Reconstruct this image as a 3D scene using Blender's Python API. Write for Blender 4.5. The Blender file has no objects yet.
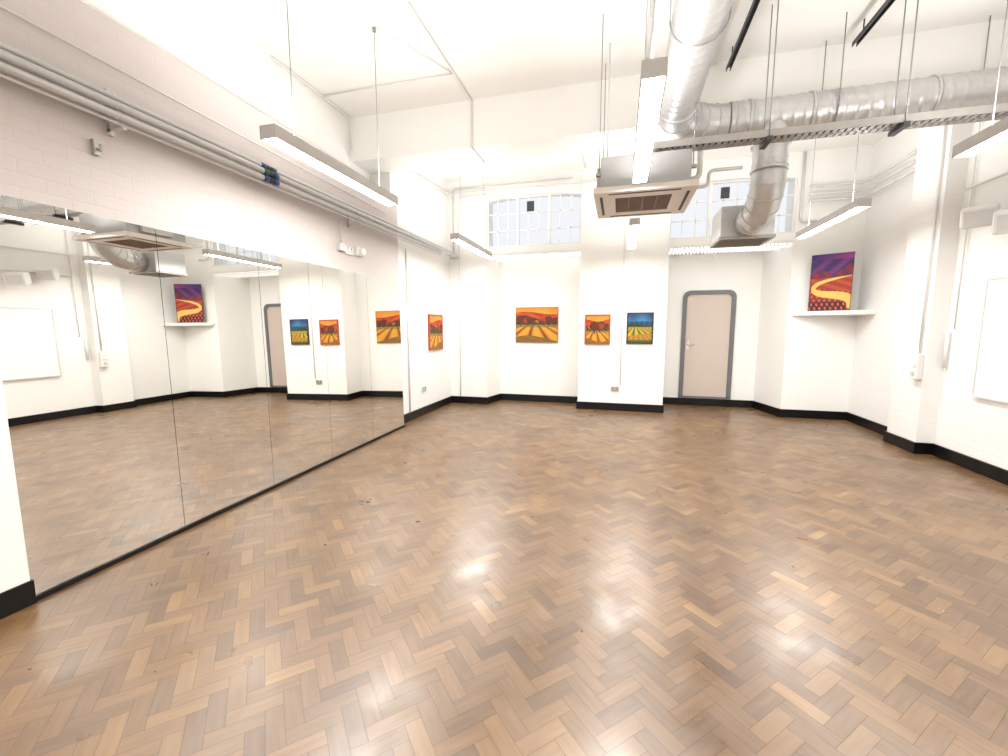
import bpy, bmesh, math, random
from mathutils import Vector, Matrix
random.seed(7)
S=1.5
scene=bpy.context.scene
try:
    scene.view_settings.view_transform='Standard'
except Exception as e: print(e)

# ---------------------------------------------------------------- materials
def srgb(r,g,b):
    f=lambda c:(c/255/12.92) if c/255<=0.04045 else ((c/255+0.055)/1.055)**2.4
    return (f(r),f(g),f(b),1)
def newmat(name):
    m=bpy.data.materials.new(name); m.use_nodes=True
    nt=m.node_tree; b=nt.nodes['Principled BSDF']
    return m,nt,b
def simple(name,col,rough=0.5,metal=0.0,noise=0.0,nscale=8,bump=0.0,emit=0,spec=None,ecol=(1,0.985,0.955,1)):
    m,nt,b=newmat(name)
    b.inputs['Base Color'].default_value=col
    b.inputs['Roughness'].default_value=rough
    b.inputs['Metallic'].default_value=metal
    if spec is not None: b.inputs['Specular IOR Level'].default_value=spec
    if emit:
        b.inputs['Emission Color'].default_value=ecol
        b.inputs['Emission Strength'].default_value=emit
        try: m.cycles.emission_sampling='FRONT'
        except Exception as e: print(e)
    if noise or bump:
        tc=nt.nodes.new('ShaderNodeTexCoord'); n=nt.nodes.new('ShaderNodeTexNoise')
        n.inputs['Scale'].default_value=nscale; n.inputs['Detail'].default_value=5
        nt.links.new(tc.outputs['Object'],n.inputs['Vector'])
        if noise:
            mx=nt.nodes.new('ShaderNodeMix'); mx.data_type='RGBA'
            mx.inputs[6].default_value=tuple(c*(1-noise) for c in col[:3])+(1,)
            mx.inputs[7].default_value=tuple(min(1,c*(1+noise)) for c in col[:3])+(1,)
            nt.links.new(n.outputs['Fac'],mx.inputs[0]); nt.links.new(mx.outputs[2],b.inputs['Base Color'])
        if bump:
            bp=nt.nodes.new('ShaderNodeBump'); bp.inputs['Strength'].default_value=bump; bp.inputs['Distance'].default_value=0.01
            nt.links.new(n.outputs['Fac'],bp.inputs['Height']); nt.links.new(bp.outputs[0],b.inputs['Normal'])
    return m
def brickmat(name,col,strength=0.6,rough=0.55,mort=0.97):
    m,nt,b=newmat(name)
    b.inputs['Roughness'].default_value=rough
    g=nt.nodes.new('ShaderNodeNewGeometry'); sp=nt.nodes.new('ShaderNodeSeparateXYZ'); cb=nt.nodes.new('ShaderNodeCombineXYZ')
    nt.links.new(g.outputs['Position'],sp.inputs[0])
    nt.links.new(sp.outputs['Y'],cb.inputs['X']); nt.links.new(sp.outputs['Z'],cb.inputs['Y'])
    br=nt.nodes.new('ShaderNodeTexBrick'); br.inputs['Scale'].default_value=1
    br.inputs['Brick Width'].default_value=0.225; br.inputs['Row Height'].default_value=0.075
    br.inputs['Mortar Size'].default_value=0.006; br.inputs['Mortar Smooth'].default_value=1.0
    br.inputs['Color1'].default_value=col; br.inputs['Color2'].default_value=tuple(c*0.985 for c in col[:3])+(1,)
    br.inputs['Mortar'].default_value=tuple(c*mort for c in col[:3])+(1,)
    nt.links.new(cb.outputs[0],br.inputs['Vector']); nt.links.new(br.outputs['Color'],b.inputs['Base Color'])
    n=nt.nodes.new('ShaderNodeTexNoise'); n.inputs['Scale'].default_value=25; n.inputs['Detail'].default_value=4
    nt.links.new(g.outputs['Position'],n.inputs['Vector'])
    ma=nt.nodes.new('ShaderNodeMath'); ma.operation='MULTIPLY_ADD'; ma.inputs[1].default_value=-0.6
    nt.links.new(br.outputs['Fac'],ma.inputs[0])
    mb=nt.nodes.new('ShaderNodeMath'); mb.operation='MULTIPLY'; mb.inputs[1].default_value=0.9
    nt.links.new(n.outputs['Fac'],mb.inputs[0]); nt.links.new(mb.outputs[0],ma.inputs[2])
    bp=nt.nodes.new('ShaderNodeBump'); bp.inputs['Strength'].default_value=strength; bp.inputs['Distance'].default_value=0.004
    nt.links.new(ma.outputs[0],bp.inputs['Height']); nt.links.new(bp.outputs[0],b.inputs['Normal'])
    return m
WHITE=(0.89,0.885,0.86,1)
M_wall=simple('white_plaster',WHITE,0.6,noise=0.015,nscale=2,bump=0.12)
M_ceil=simple('ceiling_paint',(0.88,0.87,0.84,1),0.6,noise=0.02,nscale=1.5,bump=0.08)
M_brickw=brickmat('painted_brick_white',(0.86,0.85,0.83,1),0.45,mort=0.975)
M_brickp=brickmat('painted_brick_underlit',(0.60,0.545,0.525,1),0.32,mort=0.972)  # white brick paint, its dim warm lighting put into the colour
M_black=simple('black_gloss_paint',(0.005,0.005,0.005,1),0.3,noise=0.2,nscale=20,spec=.3)
M_whitep=simple('white_plastic',(0.78,0.78,0.76,1),0.4,noise=0.02)
M_pipew=simple('white_painted_pipe',(0.66,0.66,0.65,1),0.4,noise=0.04)
M_pipec=simple('white_painted_conduit',(0.76,0.75,0.73,1),0.45,noise=0.03)
M_pipeg=simple('grey_conduit',(0.60,0.60,0.60,1),0.35,0.3,noise=0.1,nscale=12)
M_steel=simple('dark_steel',(0.08,0.08,0.09,1),0.45,0.6,noise=0.2,nscale=20)
M_wire=simple('steel_wire',(0.33,0.33,0.34,1),0.4,0.5,noise=0.1)
M_tray=simple('galvanised_tray',(0.42,0.40,0.38,1),0.45,0.5,noise=0.15,nscale=15)
M_alu=simple('aluminium_housing',(0.55,0.53,0.51,1),0.45,0.1,noise=0.04)
M_blue=simple('blue_coupling',(0.02,0.07,0.22,1),0.4,noise=0.1)
M_green=simple('green_coupling',(0.03,0.13,0.10,1),0.4,noise=0.1)
M_dark=simple('dark_slot',(0.05,0.04,0.035,1),0.6,noise=0.1)
M_acgr=simple('intake_grille',(0.22,0.13,0.09,1),0.5,noise=0.1)
M_acpanel=simple('cassette_fascia',(0.74,0.68,0.63,1),0.45,noise=0.03)
M_accase=simple('galvanised_casing',(0.40,0.40,0.40,1),0.4,0.5,noise=0.08,nscale=10)
M_door=simple('door_paint',srgb(200,186,176),0.5,noise=0.03,nscale=3)
M_doorfr=simple('door_frame_grey',srgb(108,110,113),0.45,noise=0.05)
M_frame=simple('black_picture_frame',(0.02,0.018,0.016,1),0.4,noise=0.2)
M_frameo=simple('orange_canvas_edge',(0.40,0.06,0.015,1),0.5,noise=0.15)
M_chrome=simple('brushed_chrome',(0.7,0.7,0.7,1),0.25,1.0,noise=0.05)
M_board=simple('whiteboard_surface',(0.86,0.87,0.87,1),0.2,noise=0.01)
M_win=simple('window_frame_paint',(0.82,0.82,0.82,1),0.5,noise=0.02)
M_led=simple('led_diffuser',(1,1,1,1),0.5,emit=92)
M_ledup=simple('added_uplight_glow',(1,1,1,1),0.5,emit=52)
M_fillglow=simple('alcove_fill_glow',(1,1,1,1),0.5,emit=3.4)
def galv():
    m,nt,b=newmat('galvanised_spiral_duct')
    b.inputs['Metallic'].default_value=0.65
    tc=nt.nodes.new('ShaderNodeTexCoord'); v=nt.nodes.new('ShaderNodeTexVoronoi'); v.inputs['Scale'].default_value=60
    nt.links.new(tc.outputs['Object'],v.inputs['Vector'])
    r=nt.nodes.new('ShaderNodeValToRGB'); r.color_ramp.elements[0].color=(0.58,0.58,0.58,1); r.color_ramp.elements[1].color=(0.62,0.62,0.62,1)
    sp=nt.nodes.new('ShaderNodeSeparateColor'); nt.links.new(v.outputs['Color'],sp.inputs[0])
    nt.links.new(sp.outputs[0],r.inputs[0]); nt.links.new(r.outputs[0],b.inputs['Base Color'])
    b.inputs['Roughness'].default_value=0.38
    return m
M_duct=galv()
def mirror():
    m,nt,b=newmat('mirror_glass')
    b.inputs['Base Color'].default_value=(0.90,0.895,0.865,1); b.inputs['Metallic'].default_value=1; b.inputs['Roughness'].default_value=0.0
    return m
M_mirror=mirror()
def glass():
    m,nt,b=newmat('window_glass')
    b.inputs['Base Color'].default_value=(1,1,1,1); b.inputs['Roughness'].default_value=0.0
    b.inputs['Transmission Weight'].default_value=1; b.inputs['IOR'].default_value=1.02
    return m
M_glass=glass()
def floormat():
    m,nt,b=newmat('herringbone_parquet')
    N=nt.nodes.new; L=nt.links.new
    a=N('ShaderNodeAttribute'); a.attribute_name='tint'; a.attribute_type='GEOMETRY'
    uv=N('ShaderNodeUVMap'); uv.uv_map='UVMap'
    mp=N('ShaderNodeMapping'); mp.inputs['Scale'].default_value=(5,45,1); L(uv.outputs[0],mp.inputs[0])
    gn=N('ShaderNodeTexNoise'); gn.inputs['Scale'].default_value=1; gn.inputs['Detail'].default_value=5; L(mp.outputs[0],gn.inputs['Vector'])
    g=N('ShaderNodeNewGeometry')
    big=N('ShaderNodeTexNoise'); big.inputs['Scale'].default_value=1.2; big.inputs['Detail'].default_value=3; L(g.outputs['Position'],big.inputs['Vector'])
    m1=N('ShaderNodeMath'); m1.operation='MULTIPLY_ADD'; m1.inputs[1].default_value=0.42; L(gn.outputs['Fac'],m1.inputs[0])
    m2=N('ShaderNodeMath'); m2.operation='MULTIPLY_ADD'; m2.inputs[1].default_value=0.46; m2.inputs[2].default_value=0.0; L(a.outputs['Fac'],m2.inputs[0]); L(m2.outputs[0],m1.inputs[2])
    m3=N('ShaderNodeMath'); m3.operation='MULTIPLY_ADD'; m3.inputs[1].default_value=0.5; L(big.outputs['Fac'],m3.inputs[0])
    m4=N('ShaderNodeMath'); m4.operation='SUBTRACT'; m4.inputs[1].default_value=0.17; L(m1.outputs[0],m4.inputs[0]); L(m4.outputs[0],m3.inputs[2])
    r=N('ShaderNodeValToRGB'); cr=r.color_ramp
    cr.elements[0].position=0.1; cr.elements[0].color=srgb(70,46,24)
    cr.elements[1].position=0.95; cr.elements[1].color=srgb(156,122,76)
    for p,c in ((0.35,srgb(93,66,38)),(0.55,srgb(112,82,49)),(0.75,srgb(131,99,61))):
        e=cr.elements.new(p); e.color=c
    L(m3.outputs[0],r.inputs[0]); L(r.outputs[0],b.inputs['Base Color'])
    sm=N('ShaderNodeTexNoise'); sm.inputs['Scale'].default_value=4.0; sm.inputs['Detail'].default_value=2; L(g.outputs['Position'],sm.inputs['Vector'])
    mr=N('ShaderNodeMapRange'); mr.inputs[1].default_value=0.3; mr.inputs[2].default_value=0.7; mr.inputs[3].default_value=0.27; mr.inputs[4].default_value=0.42; L(sm.outputs['Fac'],mr.inputs[0]); L(mr.outputs[0],b.inputs['Roughness'])
    b.inputs['Specular IOR Level'].default_value=1.0
    b.inputs['IOR'].default_value=1.6
    return m
M_floor=floormat()
M_gap=simple('floor_joint',(0.06,0.042,0.026,1),0.7,noise=0.1)

# ---------------------------------------------------------------- helpers
def V(x,y,z): return Vector((x*S,y*S,z*S))
def box(bm,x0,x1,y0,y1,z0,z1,mi=0):
    vs=[bm.verts.new((x*S,y*S,z*S)) for x in (x0,x1) for y in (y0,y1) for z in (z0,z1)]
    for f in ((0,1,3,2),(4,6,7,5),(0,4,5,1),(2,3,7,6),(0,2,6,4),(1,5,7,3)):
        fa=bm.faces.new([vs[i] for i in f]); fa.material_index=mi
def obox(bm,c,ax,ay,az,hx,hy,hz,mi=0):
    vs=[bm.verts.new(c+ax*hx*i+ay*hy*j+az*hz*k) for i in (-1,1) for j in (-1,1) for k in (-1,1)]
    for f in ((0,1,3,2),(4,6,7,5),(0,4,5,1),(2,3,7,6),(0,2,6,4),(1,5,7,3)):
        fa=bm.faces.new([vs[i] for i in f]); fa.material_index=mi
def prism(bm,poly,z0,z1,mi=0):
    lo=[bm.verts.new((x*S,y*S,z0*S)) for x,y in poly]; hi=[bm.verts.new((x*S,y*S,z1*S)) for x,y in poly]
    n=len(poly)
    fs=[bm.faces.new(lo[::-1]),bm.faces.new(hi)]
    for i in range(n): fs.append(bm.faces.new((lo[i],lo[(i+1)%n],hi[(i+1)%n],hi[i])))
    for f in fs: f.material_index=mi
def yprism(bm,poly,y0,y1):
    lo=[bm.verts.new((x*S,y0*S,z*S)) for x,z in poly]; hi=[bm.verts.new((x*S,y1*S,z*S)) for x,z in poly]
    n=len(poly); bm.faces.new(lo[::-1]); bm.faces.new(hi)
    for i in range(n): bm.faces.new((lo[i],lo[(i+1)%n],hi[(i+1)%n],hi[i]))
def tube(bm,pts,r,seg=12,func=None,caps=True):
    pts=[Vector(p) for p in pts]
    prev=None; s=0; t0=(pts[1]-pts[0]).normalized()
    up=Vector((0,0,1)) if abs(t0.z)<0.9 else Vector((0,1,0))
    nrm=(up-t0*up.dot(t0)).normalized()
    for i,p in enumerate(pts):
        if i==0: t=t0
        elif i==len(pts)-1: t=(p-pts[i-1]).normalized()
        else: t=(pts[i+1]-pts[i-1]).normalized()
        if i: s+=(p-pts[i-1]).length
        nrm=(nrm-t*nrm.dot(t)).normalized(); bn=t.cross(nrm)
        ring=[]
        for k in range(seg):
            a=2*math.pi*k/seg
            rr=r if func is None else func(s,k/seg)
            ring.append(bm.verts.new(p+(nrm*math.cos(a)+bn*math.sin(a))*rr))
        if prev:
            for k in range(seg):
                f=bm.faces.new((prev[k],prev[(k+1)%seg],ring[(k+1)%seg],ring[k])); f.smooth=True
        elif caps: bm.faces.new(ring[::-1])
        prev=ring
    if caps: bm.faces.new(prev)
def rpath(pts,r=0.05,n=6,step=None):
    pts=[Vector(p) for p in pts]; out=[pts[0]]
    for i in range(1,len(pts)-1):
        a=(pts[i-1]-pts[i]); b=(pts[i+1]-pts[i]); rr=min(r,a.length*0.49,b.length*0.49)
        A=pts[i]+a.normalized()*rr; B=pts[i]+b.normalized()*rr
        w=math.cos(math.pi/4)
        for k in range(n+1):
            t=k/n; c0=(1-t)**2; c1=2*w*t*(1-t); c2=t*t
            out.append((A*c0+pts[i]*c1+B*c2)/(c0+c1+c2))
    out.append(pts[-1])
    if step:
        d=[out[0]]
        for p,q in zip(out,out[1:]):
            m=max(1,int(round((q-p).length/step)))
            for k in range(1,m+1): d.append(p.lerp(q,k/m))
        out=d
    return out
def mk(name,bm,mats,parent=None,bevel=0,label=None,cat=None,kind=None,group=None,segs=2,recalc=True):
    if recalc: bmesh.ops.recalc_face_normals(bm,faces=bm.faces)
    me=bpy.data.meshes.new(name); bm.to_mesh(me); bm.free()
    if not isinstance(mats,(list,tuple)): mats=[mats]
    for m in mats: me.materials.append(m)
    xs=[v.co for v in me.vertices]
    mn=Vector((min(v.x for v in xs),min(v.y for v in xs),min(v.z for v in xs))); mx=Vector((max(v.x for v in xs),max(v.y for v in xs),max(v.z for v in xs)))
    c=(mn+mx)/2
    me.transform(Matrix.Translation(-c))
    o=bpy.data.objects.new(name,me); scene.collection.objects.link(o)
    if parent is not None:
        o.parent=parent; o.location=c-parent.location
    else: o.location=c
    if bevel:
        bv=o.modifiers.new('bevel','BEVEL'); bv.width=bevel; bv.segments=segs; bv.limit_method='ANGLE'
    if label: o['label']=label
    if cat: o['category']=cat
    if kind: o['kind']=kind
    if group: o['group']=group
    return o
def hquad(bm,x0,x1,y0,y1,z,up):
    p=[(x0,y0),(x1,y0),(x1,y1),(x0,y1)]
    if not up: p=p[::-1]
    bm.faces.new([bm.verts.new((x*S,y*S,z*S)) for x,y in p])
def empty(name,loc,label,cat,kind=None,group=None):
    o=bpy.data.objects.new(name,None); o.location=loc; o.empty_display_size=0.1; scene.collection.objects.link(o)
    o['label']=label; o['category']=cat
    if kind:o['kind']=kind
    if group:o['group']=group
    return o
def dup(root,offset):
    r=root.copy(); scene.collection.objects.link(r); r.location=root.location+offset
    for ch in root.children:
        c=ch.copy(); c.parent=r; scene.collection.objects.link(c)
    return r

# ---------------------------------------------------------------- room shell
YR=-1.7
ZC=2.88
LX=-2.053; RX=2.45
ME=3.83
MY0=0.927; MY1=3.82
SK=0.021            # small skew of mirror wall relative to room axis
def lx(y): return LX-(y-MY0)*SK
WB=0.020
bm=bmesh.new()
prism(bm,[(-2.9,MY0),(lx(MY0)-WB,MY0),(lx(ME)-WB,ME),(-2.9,ME)],0,2.28)
box(bm,-2.9,-2.045,YR,MY0,1.6,2.28); box(bm,-2.9,-2.045,YR,MY0,0,1.6,1)
mk('wall_left',bm,[M_brickp,M_wall],kind='structure',label='painted brick wall carrying the mirror panels',cat='wall')
bm=bmesh.new(); box(bm,-2.9,-2.41,YR,ME,2.28,3.1)
mk('wall_left_upper',bm,M_wall,kind='structure',label='white upper wall set back above the brick ledge',cat='wall')
bm=bmesh.new(); box(bm,-2.9,-2.2,ME,6.2,0,3.1)
mk('wall_left_end',bm,M_brickw,kind='structure',label='white painted wall beyond the mirrors',cat='wall')
AZ=1.945; WZ0,WZ1=2.04,2.66
bm=bmesh.new()
prism(bm,[(-2.2,5.3),(-1.69,5.3),(-1.61,5.68),(-1.61,5.9),(-2.2,5.9)],0,AZ)
box(bm,-2.2,-1.69,5.3,5.6,AZ,3.1)
box(bm,-0.49,0.52,5.3,6.1,0,AZ); box(bm,-.49,.52,5.3,5.6,AZ,3.1)
prism(bm,[(1.80,5.4),(2.9,5.4),(2.9,6.1),(1.67,6.1),(1.67,5.95)],0,AZ)
box(bm,1.80,2.9,5.4,5.7,AZ,3.1)
box(bm,-1.61,-0.49,5.68,5.9,0,AZ); box(bm,0.52,1.67,5.95,6.1,0,AZ)
box(bm,-1.69,-.49,5.33,5.9,AZ,WZ0-.0); box(bm,-1.69,-.49,5.33,5.47,WZ1,3.1)
box(bm,.52,1.80,5.40,6.1,AZ,WZ0); box(bm,.52,1.80,5.40,5.54,WZ1,3.1)
def archfill(xa,xb,y0,y1,z,rise):
    n=12
    for k in range(n):
        t0,t1=k/n,(k+1)/n
        a=(xa+(xb-xa)*t0,z-rise*(2*t0-1)**2-.001); b_=(xa+(xb-xa)*t1,z-rise*(2*t1-1)**2-.001)
        yprism(bm,[a,b_,(b_[0],z+.002),(a[0],z+.002)],y0,y1)
archfill(-1.69,-.49,5.33,5.47,WZ1,.045); archfill(.52,1.80,5.40,5.54,WZ1,.045)
mk('wall_back',bm,M_wall,kind='structure',label='white plastered end wall with two window alcoves',cat='wall')
bm=bmesh.new(); box(bm,RX,2.9,YR,5.4,0,3.1); box(bm,2.33,RX,4.07,4.45,0,3.1)
mk('wall_right',bm,M_brickw,kind='structure',label='white painted brick wall with a pilaster',cat='wall')
bm=bmesh.new(); box(bm,-2.9,2.9,YR-0.2,YR,0,3.1)
mk('wall_rear',bm,M_wall,kind='structure',label='white wall behind the viewpoint',cat='wall')
bm=bmesh.new(); box(bm,-2.9,2.9,YR-0.2,5.6,ZC,3.2)
mk('ceiling',bm,M_ceil,kind='structure',label='high white painted ceiling',cat='ceiling')
bm=bmesh.new(); box(bm,-2.41,2.45,3.51,3.85,2.51,ZC+0.02)
mk('trim_1',bm,M_ceil,kind='structure',label='deep white downstand beam crossing the ceiling',cat='beam')
bm=bmesh.new(); box(bm,-2.41,2.45,0.2,0.57,2.5,ZC+0.02)
mk('trim_2',bm,M_ceil,kind='structure',label='deep white downstand beam crossing the ceiling',cat='beam')

# floor
bm=bmesh.new()
uvl=bm.loops.layers.uv.new('UVMap')
tl=bm.faces.layers.float.new('tint')
w=0.066; n=3; gp=0.0005
x0,x1,y0,y1=-2.35*S,2.6*S,YR*S,6.0*S
ang=math.radians(45); ca,sa=math.cos(ang),math.sin(ang)
K=int(14/w)
def blk(ax,ay,bx,by):
    cx,cy=(ax+bx)/2*w,(ay+by)/2*w
    X=cx*ca-cy*sa; Y=cx*sa+cy*ca+2.5
    if not (x0<X<x1 and y0<Y<y1): return
    pts=[(ax*w+gp,ay*w+gp),(bx*w-gp,ay*w+gp),(bx*w-gp,by*w-gp),(ax*w+gp,by*w-gp)]
    f=bm.faces.new([bm.verts.new((p*ca-q*sa,p*sa+q*ca+2.5,0.0)) for i,(p,q) in enumerate(pts)])
    f[tl]=min(1,max(0,random.gauss(0.46,0.21))); f.material_index=0
    hor=(bx-ax)>(by-ay); ou,ov=random.uniform(0,50),random.uniform(0,50)
    for l,(p,q) in zip(f.loops,pts):
        l[uvl].uv=((p if hor else q)+ou,(q if hor else p)+ov)
for i in range(-K,K):
    for j in range(-72,72):
        ox=i+n*j; oy=i-n*j
        if abs(ox)>K or abs(oy)>K: continue
        blk(ox,oy,ox+n,oy+1); blk(ox,oy+1,ox+1,oy+1+n)
vs=[bm.verts.new(p) for p in ((-2.9*S,YR*S-.3,-0.004),(2.9*S,YR*S-.3,-0.004),(2.9*S,6.1*S,-0.004),(-2.9*S,6.1*S,-0.004))]
f=bm.faces.new(vs); f.material_index=1
fl=mk('floor',bm,[M_floor,M_gap],kind='structure',label='worn brown herringbone parquet floor',cat='floor',recalc=False)

# baseboards
def skirting(name,pts,hgt=0.092,t=0.015):
    P=[Vector((p[0],p[1])) for p in pts]; off=[]
    for i,p in enumerate(P):
        ds=[]
        if i>0: ds.append((P[i]-P[i-1]).normalized())
        if i<len(P)-1: ds.append((P[i+1]-P[i]).normalized())
        ns=[Vector((d.y,-d.x)) for d in ds]
        if len(ns)==2:
            m=(ns[0]+ns[1]); m=m/(m.dot(ns[0])) if abs(m.dot(ns[0]))>1e-6 else ns[0]
        else: m=ns[0]
        off.append(p+m*t)
    bm=bmesh.new()
    for i in range(len(P)-1):
        prism(bm,[tuple(P[i]),tuple(P[i+1]),tuple(off[i+1]),tuple(off[i])],0.001,hgt)
    mk(name,bm,M_black,kind='structure',label='black painted skirting board',cat='skirting')
skirting('baseboard_left',[(-2.045,YR),(-2.045,MY0-.002),(-2.07,MY0-.002)],0.09,0.008)
skirting('baseboard_left_end',[(lx(ME)-WB,ME),(-2.2,ME),(-2.2,5.3)])
skirting('baseboard_back',[(-2.2,5.3),(-1.69,5.3),(-1.61,5.68),(-.49,5.68),(-.49,5.3),(.52,5.3),(.52,5.95),(1.67,5.95),(1.8,5.4),(2.45,5.4)])
skirting('baseboard_right',[(2.45,5.4),(2.45,4.45),(2.33,4.45),(2.33,4.07),(2.45,4.07),(2.45,YR)])

# windows
def window(name,xa,xb,y,z0,z1,sashes,vx):
    bm=bmesh.new(); fr=0.018; d=0.03
    box(bm,xa,xb,y+.02,y+.02+d,z0,z0+fr*1.4); box(bm,xa,xb,y+.02,y+.02+d,z1-fr*1.2,z1)
    sw=(xb-xa)/sashes
    for i in range(sashes+1):
        xx=xa+sw*i; box(bm,max(xa,xx-fr),min(xb,xx+fr),y+.01,y+.02+d,z0,z1)
    for i in range(sashes):
        for k in (1,2):
            xx=xa+sw*(i+k/3); box(bm,xx-.006,xx+.006,y+.03,y+.04,z0,z1)
        for k in (1,2):
            zz=z0+(z1-z0)*k/3; box(bm,xa+sw*i,xa+sw*(i+1),y+.03,y+.04,zz-.007,zz+.007)
    o=mk(name,bm,M_win,kind='structure',label='white multi-pane window with gently arched head',cat='window')
    bm=bmesh.new(); box(bm,xa,xb,y+.034,y+.036,z0,z1)
    mk('glass_pane',bm,M_glass,parent=o)
    bm=bmesh.new(); box(bm,vx-.045,vx+.045,y+.018,y+.034,z1-.19,z1-.07)
    for k in range(5):
        zz=z1-.18+k*.023; box(bm,vx-.04,vx+.04,y+.012,y+.02,zz,zz+.012)
    mk('window_vent',bm,M_steel,parent=o,label='small dark louvred vent panel')
window('window_1',-1.69,-.49,5.35,WZ0,WZ1,3,-1.13)
window('window_2',.52,1.80,5.42,WZ0,WZ1,3,1.10)
def vent(name,xa,xb,y,yb,z):
    root=empty(name,V((xa+xb)/2,y,z),'white slatted vent across the alcove head with an added glow panel','slatted vent','structure')
    bm=bmesh.new(); hquad(bm,xa+.01,xb-.01,y+.02,yb-.03,z-.003,False)
    mk('added_fill_panel',bm,M_fillglow,parent=root,recalc=False)  # glowing sheet added above the vent slats to brighten the alcove
    bm=bmesh.new()
    k=int((xb-xa)/0.04)
    for i in range(k):
        xx=xa+0.01+i*(xb-xa-.02)/k; box(bm,xx,xx+.013,y+.0,yb-.03,z-.03,z-.004)
    box(bm,xa,xb,y-.02,y+.0,z-.006,z+.022)
    mk('ribbed_louvre',bm,M_win,parent=root)
vent('trim_3',-1.69,-.49,5.34,5.68,AZ-.002)
vent('trim_4',.52,1.79,5.41,5.80,AZ-.002)

# door
def door():
    root=empty('door_1',V(1.1,5.945,.115),'pale pinkish door in a grey frame with rounded top corners','door','structure')
    def arch(xa,xb,z0,z1,r,n=8):
        pts=[(xa,z0)]
        for k in range(n+1):
            a=math.pi-k/n*math.pi/2; pts.append((xa+r+r*math.cos(a),z1-r+r*math.sin(a)))
        for k in range(n+1):
            a=math.pi/2-k/n*math.pi/2; pts.append((xb-r+r*math.cos(a),z1-r+r*math.sin(a)))
        pts.append((xb,z0)); return pts
    XA,XB=.775,1.40
    o=arch(XA,XB,.115,1.49,.09); i=arch(XA+.05,XB-.05,.115,1.44,.06)
    bm=bmesh.new(); ya,yb=5.925,5.95
    for k in range(len(o)-1):
        q=[o[k],o[k+1],i[k+1],i[k]]
        fv=[bm.verts.new((x*S,ya*S,zz*S)) for x,zz in q]; bv=[bm.verts.new((x*S,yb*S,zz*S)) for x,zz in q]
        bm.faces.new(fv); bm.faces.new(bv[::-1])
        for a in range(4): bm.faces.new((fv[a],fv[(a+1)%4],bv[(a+1)%4],bv[a]))
    box(bm,XA,XB,5.925,5.95,.1,.125)
    bmesh.ops.remove_doubles(bm,verts=bm.verts,dist=1e-5)
    mk('door_frame',bm,M_doorfr,parent=root,label='grey rounded architrave')
    bm=bmesh.new(); ii=arch(XA+.053,XB-.053,.125,1.437,.058)
    fv=[bm.verts.new((x*S,5.935*S,zz*S)) for x,zz in ii]; bv=[bm.verts.new((x*S,5.949*S,zz*S)) for x,zz in ii]
    bm.faces.new(fv); bm.faces.new(bv[::-1])
    for a in range(len(ii)): bm.faces.new((fv[a],fv[(a+1)%len(ii)],bv[(a+1)%len(ii)],bv[a]))
    mk('door_leaf',bm,M_door,parent=root)
    bm=bmesh.new(); box(bm,.845,.868,5.93,5.936,.72,.86); tube(bm,rpath([V(.857,5.934,.8),V(.857,5.905,.8),V(.93,5.905,.8)],.02),.011,8)
    mk('door_handle',bm,M_chrome,parent=root,label='chrome lever handle on a back plate')
    bm=bmesh.new(); tube(bm,[V(1.09,5.936,1.05),V(1.09,5.93,1.05)],.012,10)
    mk('spyhole',bm,M_chrome,parent=root)
door()

# mirrors (lean back very slightly)
pw=(MY1-MY0)/5
LB=0.011
for i in range(5):
    ya=MY0+pw*i+.0012; yb=MY0+pw*(i+1)-.0012
    bm=bmesh.new(); z0,z1=.022,1.46
    P=[]
    for (yy,dx) in ((ya,0),(yb,0),(yb,-.003),(ya,-.003)):
        P.append((lx(yy)+dx,yy))
    lo=[bm.verts.new((x*S,y*S,z0*S)) for x,y in P]; hi=[bm.verts.new(((x-LB*(z1-z0))*S,y*S,z1*S)) for x,y in P]
    bm.faces.new(lo); bm.faces.new(hi)
    for k in range(4): bm.faces.new((lo[k],lo[(k+1)%4],hi[(k+1)%4],hi[k]))
    mk('mirror_panel',bm,M_mirror,label='tall frameless wall mirror panel reaching the floor',cat='mirror',group='row of wall mirror panels')
bm=bmesh.new()
prism(bm,[(lx(MY0)-WB,MY0),(lx(MY0)+.008,MY0),(lx(MY1)+.008,MY1),(lx(MY1)-WB,MY1)],.001,.02)
prism(bm,[(lx(MY0)-WB,MY0),(lx(MY0)-WB+.001,MY0),(lx(MY1)-WB+.001,MY1),(lx(MY1)-WB,MY1)],.02,1.458)
mk('trim_5',bm,M_black,kind='structure',label='thin dark channel and backing under the mirrors',cat='trim')

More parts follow.
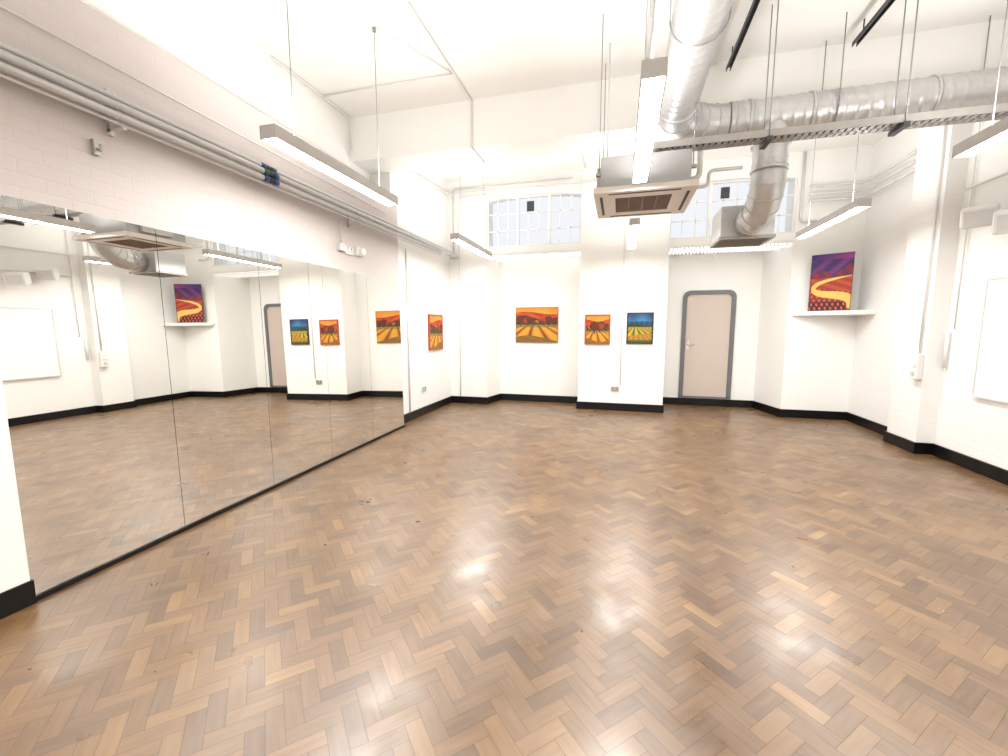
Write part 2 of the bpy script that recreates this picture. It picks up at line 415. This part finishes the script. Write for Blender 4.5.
# ---------------------------------------------------------------- pendant lights
def pendant(x,ya,yb,z=1.85):
    c=V(x,(ya+yb)/2,z); root=empty('linear_pendant_light',c,'slim grey aluminium LED bar light hung on two wires','pendant light',group='suspended linear lights')
    hw=.042
    bm=bmesh.new()
    box(bm,x-hw,x-hw+.004,ya,yb,z,z+.058); box(bm,x+hw-.004,x+hw,ya,yb,z,z+.058)
    box(bm,x-hw+.004,x+hw-.004,ya,yb,z+.020,z+.050)
    box(bm,x-hw,x+hw,ya-.006,ya,z,z+.058); box(bm,x-hw,x+hw,yb,yb+.006,z,z+.058)
    mk('housing',bm,M_alu,parent=root)
    bm=bmesh.new(); hquad(bm,x-hw+.007,x+hw-.007,ya+.004,yb-.004,z+.003,False)
    mk('diffuser',bm,M_led,parent=root,label='glowing white LED diffuser',recalc=False)
    bm=bmesh.new(); hquad(bm,x-hw+.006,x+hw-.006,ya+.002,yb-.002,z+.056,True)
    mk('added_uplight',bm,M_ledup,parent=root,recalc=False)  # upward glow added on top of the housing to brighten the ceiling
    for yy in (ya+.16,yb-.16):
        bm=bmesh.new(); tube(bm,[V(x,yy,z+.05),V(x,yy,ZC)],.0035,6); tube(bm,[V(x,yy,z+.05),V(x,yy,z+.07)],.009,8); tube(bm,[V(x,yy,ZC-.02),V(x,yy,ZC)],.02,10)
        mk('suspension_wire',bm,M_wire,parent=root)
    return root
p0=pendant(-1.55,1.65,2.72)
for x,ya in ((-1.55,3.87),(.085,1.62),(.09,3.75),(1.62,1.66),(1.62,3.62),(-1.55,-.75),(.09,-.75),(1.62,-.75)):  # rearmost row is unseen, added behind the camera as fill light
    dup(p0,V(x+1.55,ya-1.65,0))

# ---------------------------------------------------------------- AC cassette
def cassette():
    xa,xb,ya,yb,z=-.185,.418,2.76,3.37,1.83
    root=empty('ceiling_cassette_air_conditioner',V((xa+xb)/2,(ya+yb)/2,z),'suspended air conditioning cassette with square fascia and brown grille','air conditioner')
    bm=bmesh.new(); box(bm,xa+.04,xb-.04,ya+.04,yb-.04,z+.035,z+.225)
    mk('metal_body',bm,M_accase,parent=root,bevel=.01,label='grey galvanised metal casing')
    bm=bmesh.new(); z0=z
    m=.13
    for q in ((xa,xb,ya,ya+m),(xa,xb,yb-m,yb),(xa,xa+m,ya+m,yb-m),(xb-m,xb,ya+m,yb-m)): box(bm,q[0],q[1],q[2],q[3],z0,z0+.035)
    mk('fascia_panel',bm,M_acpanel,parent=root)
    bm=bmesh.new()
    box(bm,xa+.09,xb-.09,ya+.035,ya+.052,z-.002,z+.004); box(bm,xa+.09,xb-.09,yb-.052,yb-.035,z-.002,z+.004)
    box(bm,xa+.035,xa+.052,ya+.09,yb-.09,z-.002,z+.004); box(bm,xb-.052,xb-.035,ya+.09,yb-.09,z-.002,z+.004)
    mk('louvre_slot',bm,M_dark,parent=root)
    bm=bmesh.new(); box(bm,xa+m,xb-m,ya+m,yb-m,z+.012,z+.02)
    for k in range(14):
        yy=ya+m+.01+k*(yb-ya-2*m-.02)/13; box(bm,xa+m,xb-m,yy-.004,yy+.004,z+.002,z+.012)
    for k in (1,2,3):
        xx=xa+m+k*(xb-xa-2*m)/4; box(bm,xx-.003,xx+.003,ya+m,yb-m,z+.001,z+.012)
    mk('intake_grille',bm,M_acgr,parent=root)
    for xx in (xa+.03,xb-.03):
        for yy in (ya+.06,yb-.06):
            bm=bmesh.new(); tube(bm,[V(xx,yy,z+.12),V(xx,yy,ZC)],.005,6); box(bm,xx-.02,xx+.02,yy-.015,yy+.015,z+.12,z+.135)
            mk('threaded_rod',bm,M_wire,parent=root)
    bm=bmesh.new(); box(bm,xa+.01,xa+.042,ya+.15,ya+.42,z+.06,z+.2)
    mk('control_box',bm,M_alu,parent=root,bevel=.005)
cassette()
bm=bmesh.new(); tube(bm,rpath([V(.38,3.12,1.98),V(.47,3.12,1.98),V(.47,3.12,2.18),V(.25,3.12,2.18)],.06),.026,12)
mk('insulated_refrigerant_pipe',bm,M_whitep,label='white insulated pipe curling from the air conditioner',cat='pipe')
bm=bmesh.new(); tube(bm,rpath([V(.38,3.2,1.95),V(.54,3.2,1.95),V(.54,3.2,2.05),V(.74,3.2,2.05)],.05),.018,12)
mk('condensate_pipe',bm,M_whitep,label='thin white drain pipe beside the air conditioner',cat='pipe')

# ---------------------------------------------------------------- ducts
def spiral(r,pitch=.10):
    def f(s,t):
        q=(s/pitch-t)%1
        return r+(.006 if q<.18 else 0)
    return f
ZD=2.385
DR_=.18
root=empty('spiral_supply_duct',V(.3,1.5,ZD),'long galvanised spiral duct bending across the ceiling','air duct')
bm=bmesh.new()
pA=rpath([V(.3,-1.6,ZD),V(.3,2.98,ZD)],step=.016); tube(bm,pA,.17,36,spiral(.17))
mk('straight_duct',bm,M_duct,parent=root)
bm=bmesh.new()
arc=[V(.3+.36*(1-math.cos(a)),2.98+.34*math.sin(a),ZD) for a in [math.pi/2*k/24 for k in range(25)]]
tube(bm,arc,.176,36)
for p,q in ((arc[0],V(.3,2.94,ZD)),(arc[-1],V(.70,3.32,ZD))): tube(bm,[p,q],.186,36)
for k in (5,10,15,20):
    d=(arc[k+1]-arc[k-1]).normalized()*.006; tube(bm,[arc[k]-d,arc[k]+d],.182,36)
ob=mk('duct_elbow',bm,M_duct,parent=root)
bm=bmesh.new()
DY=3.32
tube(bm,rpath([V(.66,DY,ZD),V(2.449,DY,ZD)],step=.016),DR_,36,spiral(DR_))
for xx in (.77,1.12,1.75): tube(bm,[V(xx,DY,ZD),V(xx+.02,DY,ZD)],DR_+.012,36)
mk('straight_duct',bm,M_duct,parent=root)
bm=bmesh.new()
tube(bm,[V(.93,DY,ZD),V(.93,DY,2.22)],.160,36); tube(bm,[V(.93,DY,2.235),V(.93,DY,2.21)],.175,36)
tube(bm,rpath([V(.93,DY,2.22),V(.93,DY,2.06)],step=.018),.155,36,spiral(.155))
tube(bm,[V(.93,DY,2.07),V(.93,DY,2.045)],.168,36)
mk('branch_duct',bm,M_duct,parent=root)
bm=bmesh.new()
pts=[V(.93,DY+.24*(1-math.cos(a)),2.05-.24*math.sin(a)) for a in [math.pi/2*k/20 for k in range(21)]]
tube(bm,pts,.158,36)
for k in (4,8,12,16):
    d=(pts[k+1]-pts[k-1]).normalized()*.006; tube(bm,[pts[k]-d,pts[k]+d],.164,36)
tube(bm,[V(.93,3.55,1.81),V(.93,3.70,1.81)],.158,36); tube(bm,[V(.93,3.60,1.81),V(.93,3.62,1.81)],.170,36)
mk('duct_elbow',bm,M_duct,parent=root)
bm=bmesh.new(); box(bm,.73,1.10,3.70,4.05,1.71,1.94)
mk('plenum_box',bm,M_duct,parent=root,bevel=.006)
bm=bmesh.new(); box(bm,.72,.74,3.69,4.06,1.69,1.712); box(bm,1.09,1.11,3.69,4.06,1.69,1.712); box(bm,.74,1.09,3.69,3.71,1.69,1.712); box(bm,.74,1.09,4.04,4.06,1.69,1.712)
for k in range(12):
    yy=3.72+k*.027; obox(bm,V(.915,yy+.005,1.70),Vector((1,0,0)),Vector((0,.8,.6)),Vector((0,-.6,.8)),.26,.012,.0015)
mk('diffuser_grille',bm,M_tray,parent=root,label='slatted air grille under the plenum box')
def hanger(x,y,z,r,alongx):
    root=empty('duct_hanger',V(x,y,z),'thin steel strap and rods holding up the duct','duct hanger',group='duct hangers')
    bm=bmesh.new(); ring=[]
    for k in range(25):
        a=math.pi+math.pi*k/24; c=(r+.016)
        ring.append(V(x,y,z)+(Vector((0,c*math.cos(a),c*math.sin(a))) if alongx else Vector((c*math.cos(a),0,c*math.sin(a)))))
    tube(bm,ring,.006,6); mk('strap',bm,M_wire,parent=root)
    for s in (-1,1):
        bm=bmesh.new(); d=Vector((0,s*(r+.016),0)) if alongx else Vector((s*(r+.016),0,0))
        tube(bm,[V(x,y,z)+d,V(x,y,ZC)+d],.005,6); mk('threaded_rod',bm,M_wire,parent=root)
hanger(1.25,DY,ZD,DR_,True); hanger(2.1,DY,ZD,DR_,True); hanger(.3,2.2,ZD,.17,False); hanger(.3,1.2,ZD,.17,False)

# cable tray
root=empty('cable_tray',V(1.3,2.95,2.13),'perforated galvanised cable tray hung on rods','cable tray')
bm=bmesh.new()
for yy in (2.90,3.0): box(bm,.17,RX-.002,yy-.003,yy+.003,2.11,2.15)
x=.18
while x<RX-.03:
    box(bm,x,x+.022,2.90,3.0,2.11,2.114); x+=.035
box(bm,.17,RX-.002,2.945,2.955,2.11,2.115)
mk('tray',bm,M_tray,parent=root)
bm=bmesh.new()
for k in range(4): tube(bm,[V(.2,2.915+k*.02,2.122),V(1.3,2.92+k*.018,2.122),V(RX-.01,2.915+k*.02,2.122)],.008,8)
mk('cable',bm,M_steel,parent=root,label='black cables lying in the tray')
for xx in (.8,1.45,2.05):
    for yy in (2.895,3.005):
        bm=bmesh.new(); tube(bm,[V(xx,yy,2.09),V(xx,yy,ZC-.001)],.005,6); mk('threaded_rod',bm,M_wire,parent=root)
    bm=bmesh.new(); box(bm,xx-.015,xx+.015,2.88,3.02,2.085,2.108); mk('support_bracket',bm,M_steel,parent=root)

for x,ya,yb in ((.67,2.2,3.45),(1.38,2.2,3.38),(.12,2.2,3.4)):
    bm=bmesh.new()
    box(bm,x-.014,x-.010,ya,yb,2.78,2.808); box(bm,x+.010,x+.014,ya,yb,2.78,2.808); box(bm,x-.014,x+.014,ya,yb,2.804,2.808)
    for yy in (ya+.1,(ya+yb)/2,yb-.1): tube(bm,[V(x,yy,2.80),V(x,yy,ZC)],.006,6)
    mk('strut_channel',bm,M_steel if x>.3 else M_tray,label='steel strut channel hung beneath the ceiling',cat='strut channel',group='ceiling strut channels')

# ---------------------------------------------------------------- pipes
def pipe(name,pts,r,mat,label,cat='pipe',bend=.06,group=None,clips=()):
    root=empty(name,pts[0],label,cat,group=group)
    bm=bmesh.new(); tube(bm,rpath(pts,bend),r,12); mk('pipe_run',bm,mat,parent=root)
    for c in clips:
        bm=bmesh.new(); d=c[1]; tube(bm,[c[0]-d*.010,c[0]+d*.010],r+.004,12); mk('pipe_clip',bm,mat,parent=root)
    return root
Yd=Vector((0,1,0))
PZ=((1.945,-2.03,.014,M_pipew),(1.910,-2.02,.024,M_pipeg),(1.872,-2.02,.022,M_pipeg),(1.845,-2.03,.008,M_pipew))
for z,x,r,mt in PZ:
    cl=[(V(x,yy,z),Yd) for yy in (1.35,3.0)]
    pipe('wall_pipe',[V(x,-1.2,z),V(x,4.62,z)] if z<1.9 else [V(x,-1.2,z),V(x,5.2,z),V(x-.12,5.2,z)],r,mt,'pale grey metal pipe running along the brick wall above mirrors','pipe',group='pipes along the mirror wall',clips=cl)
for (z,x,r,_),ms in zip(PZ[:3],((M_blue,M_green),(M_green,M_blue),(M_blue,M_blue))):
    root=empty('pipe_coupling',V(x,2.14,z),'dark blue and green pipe coupling on the wall pipes','pipe coupling',group='pipe couplings')
    for k,m_ in enumerate((ms[0],M_steel,ms[1])):
        bm=bmesh.new(); y=2.09+k*.036; tube(bm,[V(x,y,z),V(x,y+.035,z)],r+(.005 if k!=1 else .003),12); mk('coupling_ring',bm,m_,parent=root)
for yy in (1.35,3.0):
    bm=bmesh.new(); box(bm,lx(yy)-WB,-1.99,yy,yy+.014,1.815,1.824); box(bm,lx(yy)-WB,lx(yy)+.0,yy,yy+.014,1.80,1.98)
    mk('pipe_bracket',bm,M_pipeg,label='grey steel bracket fixed to the brick wall',cat='bracket',group='pipe brackets')
q=lx(1.3)-WB
bm=bmesh.new(); box(bm,q,q+.02,1.285,1.305,1.70,1.76); tube(bm,rpath([V(q+.01,1.295,1.73),V(q+.04,1.295,1.71),V(q+.04,1.295,1.74)],.01),.006,6)
mk('wall_hook',bm,M_tray,label='small dark hook on the brick wall',cat='hook')
pipe('wall_cable',[V(-2.058,.93,2.09),V(-2.115,3.6,2.06)],.006,M_pipec,'thin cable clipped along the brick wall','cable')
pipe('conduit_pipe',[V(-2.17,3.9,2.62),V(-2.17,5.25,2.72),V(-.52,5.25,2.72),V(.55,5.25,2.72)],.018,M_pipew,'white conduit along the top of the end wall','pipe')
pipe('conduit_pipe',[V(-2.13,5.28,1.9),V(-2.13,5.28,2.79),V(-.6,5.28,2.79)],.013,M_pipeg,'grey conduit rising and turning along the end wall','pipe')
pipe('conduit_pipe',[V(-2.06,5.285,.1),V(-2.06,5.285,2.68),V(-1.5,5.285,2.68)],.008,M_pipec,'thin white conduit turning along the end wall','pipe')
pipe('conduit_pipe',[V(.02,5.29,.31),V(.02,5.29,2.86)],.008,M_pipec,'thin vertical conduit down the pier','pipe')
pipe('conduit_pipe',[V(-2.19,4.10,.10),V(-2.19,4.10,1.83)],.012,M_pipec,'pale grey vertical conduit on the side wall','pipe')
zc=ZC-.010
pipe('ceiling_conduit',[V(-1.24,.6,zc),V(-1.24,3.495,zc),V(-1.24,3.495,2.503),V(-1.24,3.87,2.503)],.010,M_pipec,'pale conduit along the ceiling and over the beam','conduit',.03)
pipe('ceiling_conduit',[V(-2.38,3.12,zc),V(-1.24,3.12,zc)],.009,M_pipec,'pale conduit crossing the ceiling','conduit',.03)
pipe('ceiling_conduit',[V(-1.53,2.53,zc),V(-1.24,3.12,zc)],.005,M_pipew,'thin cable crossing the ceiling','conduit',.03)
pipe('ceiling_conduit',[V(-2.38,2.6,zc),V(-2.38,3.48,zc),V(-2.38,3.48,2.6)],.010,M_pipec,'pale conduit turning down the ceiling corner','conduit',.03)
pipe('ceiling_conduit',[V(-.45,3.95,zc),V(-.45,5.22,zc)],.010,M_pipec,'grey conduit on the far ceiling bay','conduit',.03)
pipe('ceiling_conduit',[V(-1.9,4.6,zc),V(.8,4.6,zc)],.010,M_pipec,'grey conduit on the far ceiling bay','conduit',.03)
pipe('drop_rod',[V(-.12,3.1,2.06),V(-.12,3.1,ZC)],.008,M_pipew,'thin white rod dropping from the ceiling','rod')
for k,z in enumerate((2.35,2.42,2.50)):
    o=.03
    pipe('conduit_pipe',[V(1.90,5.38-o,z),V(2.42-o,5.38-o,z),V(2.42-o,4.50,z)],.022,M_pipew,'white painted pipe turning the room corner','pipe',.12,group='white corner pipes')
pipe('conduit_pipe',[V(1.84,5.375,2.86),V(1.84,5.375,2.15),V(2.0,5.375,2.15)],.022,M_pipew,'white vertical pipe beside the alcove','pipe',.06)
pipe('conduit_pipe',[V(2.42,3.95,1.76),V(2.42,.5,1.76)],.014,M_pipec,'white conduit along the brick wall','pipe',.03)
pipe('conduit_pipe',[V(2.42,4.0,2.02),V(2.42,.5,2.02)],.014,M_pipec,'white conduit along the brick wall','pipe',.03)
pipe('conduit_pipe',[V(2.315,4.12,.80),V(2.315,4.12,2.86)],.012,M_pipec,'white vertical conduit on the pilaster','pipe',.03)
pipe('conduit_pipe',[V(2.43,4.03,.70),V(2.43,4.03,.98)],.016,M_whitep,'short white tube beside the pilaster','tube',.03)
pipe('conduit_pipe',[V(2.43,3.97,1.0),V(2.43,3.97,2.86)],.009,M_pipec,'white vertical conduit beside the pilaster','pipe',.03)

# sockets & boxes
def socket(c,n,u,label):
    root=empty('wall_socket',c,label,'socket')
    bm=bmesh.new(); obox(bm,c+n*.012,u,n,Vector((0,0,1)),.073,.012,.043); mk('face_plate',bm,M_chrome if 'steel' in label else M_whitep,parent=root,bevel=.003)
    for s in (-1,1):
        bm=bmesh.new()
        q=c+u*s*.035+n*.0245
        for dx,dz,a,b_ in ((0,.012,.003,.006),(-.011,-.012,.006,.003),(.011,-.012,.006,.003)):
            obox(bm,q+u*dx+Vector((0,0,dz-.005)),u,n,Vector((0,0,1)),a,.001,b_)
        mk('socket_outlet',bm,M_dark,parent=root)
        bm=bmesh.new(); obox(bm,c+u*s*.035+n*.026+Vector((0,0,.027)),u,n,Vector((0,0,1)),.008,.003,.006); mk('switch',bm,M_dark,parent=root)
socket(V(-.04,5.3,.27),Vector((0,-1,0)),Vector((1,0,0)),'double steel socket low on the pier')
socket(V(-2.2,4.45,.3),Vector((1,0,0)),Vector((0,1,0)),'double steel socket low on the side wall')
socket(V(lx(3)-WB,3.0,1.62),Vector((1,0,0)),Vector((0,1,0)),'double white socket above the mirrors')
def jbox(name,x0,x1,y0,y1,z0,z1,label,cat,mat=M_whitep):
    root=empty(name,V((x0+x1)/2,(y0+y1)/2,z0),label,cat)
    bm=bmesh.new(); box(bm,x0,x1,y0,y1,z0,z1); mk('box_body',bm,mat,parent=root,bevel=.006)
    return root
r_=jbox('fused_spur_box',2.29,2.33,4.08,4.17,.60,.80,'white surface-mounted switch box on the pilaster','switch box',M_pipec)
bm=bmesh.new(); box(bm,2.284,2.291,4.10,4.15,.70,.76); mk('switch',bm,M_whitep,parent=r_,bevel=.002)
bm=bmesh.new(); box(bm,2.284,2.291,4.11,4.14,.63,.66); mk('indicator',bm,M_pipeg,parent=r_)
q=lx(2.9)-WB
r_=jbox('junction_box',q,q+.03,2.86,2.93,1.60,1.66,'grey junction box above the mirrors','junction box',M_pipeg)
bm=bmesh.new(); tube(bm,[V(q+.015,2.895,1.66),V(q+.015,2.895,1.83)],.007,8); mk('conduit',bm,M_pipeg,parent=r_)
q=lx(3.14)-WB
r_=jbox('alarm_sounder',q,q+.03,3.10,3.18,1.60,1.67,'small white alarm sounder on the brick wall','alarm')
bm=bmesh.new(); tube(bm,[V(q+.03,3.14,1.635),V(q+.06,3.14,1.635)],.04,20); mk('sounder_dome',bm,M_whitep,parent=r_)

def speaker(y,z,yaw,sc):
    c=V(2.30,y,z)
    root=empty('wall_speaker',c,'small white loudspeaker on a wall bracket','speaker',group='wall speakers')
    d=Vector((-math.cos(yaw),-math.sin(yaw),-.3)).normalized(); u=d.cross(Vector((0,0,1))).normalized(); up=u.cross(d)
    bm=bmesh.new(); obox(bm,c,u,d,up,.115*sc,.085*sc,.09*sc); mk('cabinet',bm,M_pipec,parent=root,bevel=.025,segs=3)
    bm=bmesh.new(); obox(bm,c+d*.087*sc,u,d,up,.09*sc,.004,.065*sc); mk('speaker_grille',bm,M_pipew,parent=root,bevel=.003)
    bm=bmesh.new(); tube(bm,rpath([c-d*.07*sc,V(2.40,y,z),V(2.45,y,z)],.03),.014,8); tube(bm,[V(2.435,y,z),V(2.449,y,z)],.04,14); mk('bracket',bm,M_steel,parent=root)
speaker(3.66,1.75,.9,1.1); speaker(3.38,1.66,.9,1.15)

root=empty('whiteboard',V(2.44,3.2,.53),'large white wall board with thin aluminium frame','whiteboard')
bm=bmesh.new(); box(bm,2.43,2.45,2.66,3.72,.53,1.338); mk('board_surface',bm,M_board,parent=root)
bm=bmesh.new()
for q in ((2.65,3.73,.522,.536),(2.65,3.73,1.332,1.346)): box(bm,2.425,2.45,q[0],q[1],q[2],q[3])
for q in (2.65,3.718): box(bm,2.425,2.45,q,q+.012,.536,1.332)
mk('frame',bm,M_pipew,parent=root)

# ---------------------------------------------------------------- paintings
def attrmat():
    m,nt,b=newmat('painted_canvas'); a=nt.nodes.new('ShaderNodeAttribute'); a.attribute_name='paint'
    nt.links.new(a.outputs['Color'],b.inputs['Base Color']); b.inputs['Roughness'].default_value=.6
    n=nt.nodes.new('ShaderNodeTexNoise'); n.inputs['Scale'].default_value=120; bp=nt.nodes.new('ShaderNodeBump'); bp.inputs['Strength'].default_value=.2; bp.inputs['Distance'].default_value=.002
    nt.links.new(n.outputs['Fac'],bp.inputs['Height']); nt.links.new(bp.outputs[0],b.inputs['Normal'])
    return m
M_paint=attrmat()
def mixc(a,b,t): t=max(0,min(1,t)); return tuple(a[i]*(1-t)+b[i]*t for i in range(3))
R=(160,32,14);O=(190,86,18);Y_=(206,152,44);DR=(84,20,14);BR=(66,38,20);G=(80,98,34);DB=(22,48,100);CY=(46,116,156)
def warm(seed,vx,hz,trees,asp):
    def f(u,v):
        for (tx,ty,tr,c1) in trees:
            d=math.hypot((u-tx)*asp,(v-ty))
            d+=.012*math.sin(math.atan2(v-ty,(u-tx)*asp)*7)
            if d<tr: return mixc(c1,DR,max(0,min(1,.15+(tx-u+ty-v)/tr*.6+.15*math.sin(u*90+v*70))))
            if abs(u-tx)<tr*.12/asp and ty-tr*1.7<v<ty: return (48,24,14)
        r1=.84+.04*math.sin(u*5+seed)
        if v>r1: return mixc(Y_,(214,120,36),(v-r1)*5+.25*math.sin(u*7))
        r2=.72+.07*math.sin(u*5.5+seed*2)
        if v>r2: return mixc(O,R,(v-r2)*6+.2*math.sin(u*20+v*20))
        r3=.62+.05*math.sin(u*8+seed)
        if v>r3: return mixc(DR,(120,52,20),.5+.5*math.sin((v-u*.4)*36))
        if v>hz: return mixc(BR,(72,78,28),.5+.5*math.sin(u*34+v*40))
        a=(u-vx)/(hz+.16-v)
        t=math.sin(a*8+seed)
        c=mixc(O,Y_,t*.6+.75)
        if t<-.80: c=(110,70,26)
        if v>hz-.07: c=mixc(c,G,.5)
        if v<.12+.08*math.sin(u*4+seed): c=mixc((150,84,28),(96,96,34),.5+.5*math.sin((u*2.2+v*6)*7))
        return c
    return f
TA=(150,50,16);TB=(92,30,16);TC=(186,100,26)
T_big=[(.12,.62,.085,TB),(.22,.60,.06,TA),(.33,.63,.09,TB),(.66,.62,.075,TA),(.78,.65,.11,TB),(.91,.62,.09,TB),(.50,.59,.045,TC)]
T_one=[(.36,.62,.17,TB),(.60,.60,.13,TA),(.82,.56,.07,TB),(.12,.56,.06,TC)]
T_two=[(.3,.60,.10,TB),(.7,.62,.12,TA)]
def cool(u,v):
    if v>.74: return mixc(CY,DB,(v-.74)*3+.25*math.sin(u*8))
    if v>.62+.05*math.sin(u*6): return mixc(DB,(30,80,84),.5+.5*math.sin(u*30))
    if v>.52+.03*abs(math.sin(u*25)): return (22,52,32)
    a=(u-.3)/(.62-v); t=math.sin(a*7)
    c=Y_ if t>.3 else ((140,150,46) if t>-.3 else G)
    if v<.22+.12*u: c=mixc(O,(140,150,40),.5+.5*math.sin(a*14))
    if v<.08: c=(64,84,36)
    return c
def bez(t):
    P=((.98,.60),(.55,.56),(.00,.50),(.10,.36),(.30,.22),(1.0,.34),(1.02,.10))
    s=t*2
    if s<=1: a,b,c,d=P[0],P[1],P[2],P[3]
    else: s-=1; a,b,c,d=P[3],P[4],P[5],P[6]
    q=1-s
    return tuple(a[i]*q**3+3*b[i]*q*q*s+3*c[i]*q*s*s+d[i]*s**3 for i in (0,1))
RIV=[(bez(k/60),.014+.09*(k/60)) for k in range(61)]
def purple(u,v):
    for (p,wd_) in RIV:
        if math.hypot(u-p[0],(v-p[1])*1.2)<wd_: return mixc((232,214,130),(214,170,80),math.hypot(u-p[0],v-p[1])/wd_)
    if v>.90: return mixc((50,26,110),(150,50,120),u)
    m1=.64+.12*u+.06*math.sin(u*8)
    if v>m1: return mixc((46,22,84),(108,40,112),.5+.5*math.sin((v*1.6-u)*14))
    if v>.58: return mixc((84,24,70),(130,30,40),.5+.5*math.sin((u*1.2+v)*18))
    if v>.42-.1*u: return mixc((150,34,20),(176,70,26),.5+.5*math.sin((u*.5+v*2)*24))
    t=math.sin(u*48+math.sin(v*9)*2)*math.sin(v*44)
    return (196,84,34) if t>.35 else ((60,16,36) if v<.16 else (128,26,24))
def painting(origin,u,n,W,Hh,fn,framemat,fw,label,lean=0):
    up=(Vector((0,0,1))*math.cos(lean)-n*math.sin(lean)).normalized()
    root=empty('painting',origin,label,'painting')
    bm=bmesh.new(); N=120; Mv=int(N*Hh/W); lay=bm.verts.layers.float_color.new('paint'); grid=[]
    for j in range(Mv+1):
        row=[]
        for i in range(N+1):
            s=i/N;t=j/Mv
            v=bm.verts.new(origin+u*(s-.5)*W+up*t*Hh+n*.026); c=srgb(*fn(s,t)); v[lay]=(c[0],c[1],c[2],1); row.append(v)
        grid.append(row)
    for j in range(Mv):
        for i in range(N): bm.faces.new((grid[j][i],grid[j][i+1],grid[j+1][i+1],grid[j+1][i]))
    mk('canvas',bm,M_paint,parent=root)
    bm=bmesh.new(); c=origin+up*Hh/2
    obox(bm,c+n*.013,u,n,up,W/2,.012,Hh/2)
    for s in (-1,1):
        obox(bm,c+u*s*(W/2+fw/2)+n*.016,u,n,up,fw/2,.016,Hh/2+fw); obox(bm,c+up*s*(Hh/2+fw/2)+n*.016,u,n,up,W/2,.016,fw/2)
    mk('frame',bm,framemat,parent=root)
nB=Vector((0,-1,0)); X=Vector((1,0,0))
painting(V(-1.095,5.68,.82),X,nB,.575*S,.47*S,warm(.4,.45,.50,T_big,1.22),M_frameo,.004,'unframed orange and yellow landscape with trees and furrowed fields')
painting(V(-.265,5.3,.83),X,nB,.27*S,.33*S,warm(2.2,.4,.45,T_one,.8),M_frameo,.024,'red-edged orange landscape painting on the pier')
painting(V(.228,5.3,.84),X,nB,.27*S,.34*S,cool,M_frame,.024,'black-framed blue and green field landscape painting')
painting(V(-2.2,4.80,.76),Vector((0,1,0)),Vector((1,0,0)),.36*S,.40*S,warm(4.0,.6,.46,T_two,.9),M_frameo,.024,'orange and yellow landscape with red edge on side wall')
pl=V(1.97,5.335,0); pr=V(2.275,5.165,0); ud=(pr-pl).normalized(); nd=Vector((ud.y,-ud.x,0))
painting(V(2.1225,5.25,1.197),ud,nd,(pr-pl).length,.58*S,purple,M_frame,.004,'purple and red hill landscape with yellow river on shelf')
bm=bmesh.new(); prism(bm,[(1.84,5.4),(1.84,5.37),(2.35,5.06),(2.45,5.06),(2.45,5.4)],1.145,1.19)
mk('corner_shelf',bm,M_pipec,label='white corner shelf holding a painting',cat='shelf',bevel=.004)

# ---------------------------------------------------------------- world & camera
wd=bpy.data.worlds.new('World'); scene.world=wd; wd.use_nodes=True
bg=wd.node_tree.nodes['Background']; bg.inputs[0].default_value=(.90,.93,.97,1); bg.inputs[1].default_value=1.0
cam=bpy.data.cameras.new('Camera'); co=bpy.data.objects.new('Camera',cam); scene.collection.objects.link(co)
cam.sensor_width=36; cam.lens=15.0; cam.clip_start=.05
co.location=(0,0,S); co.rotation_euler=(math.radians(90-6.65),0,math.radians(15.34))
scene.camera=co
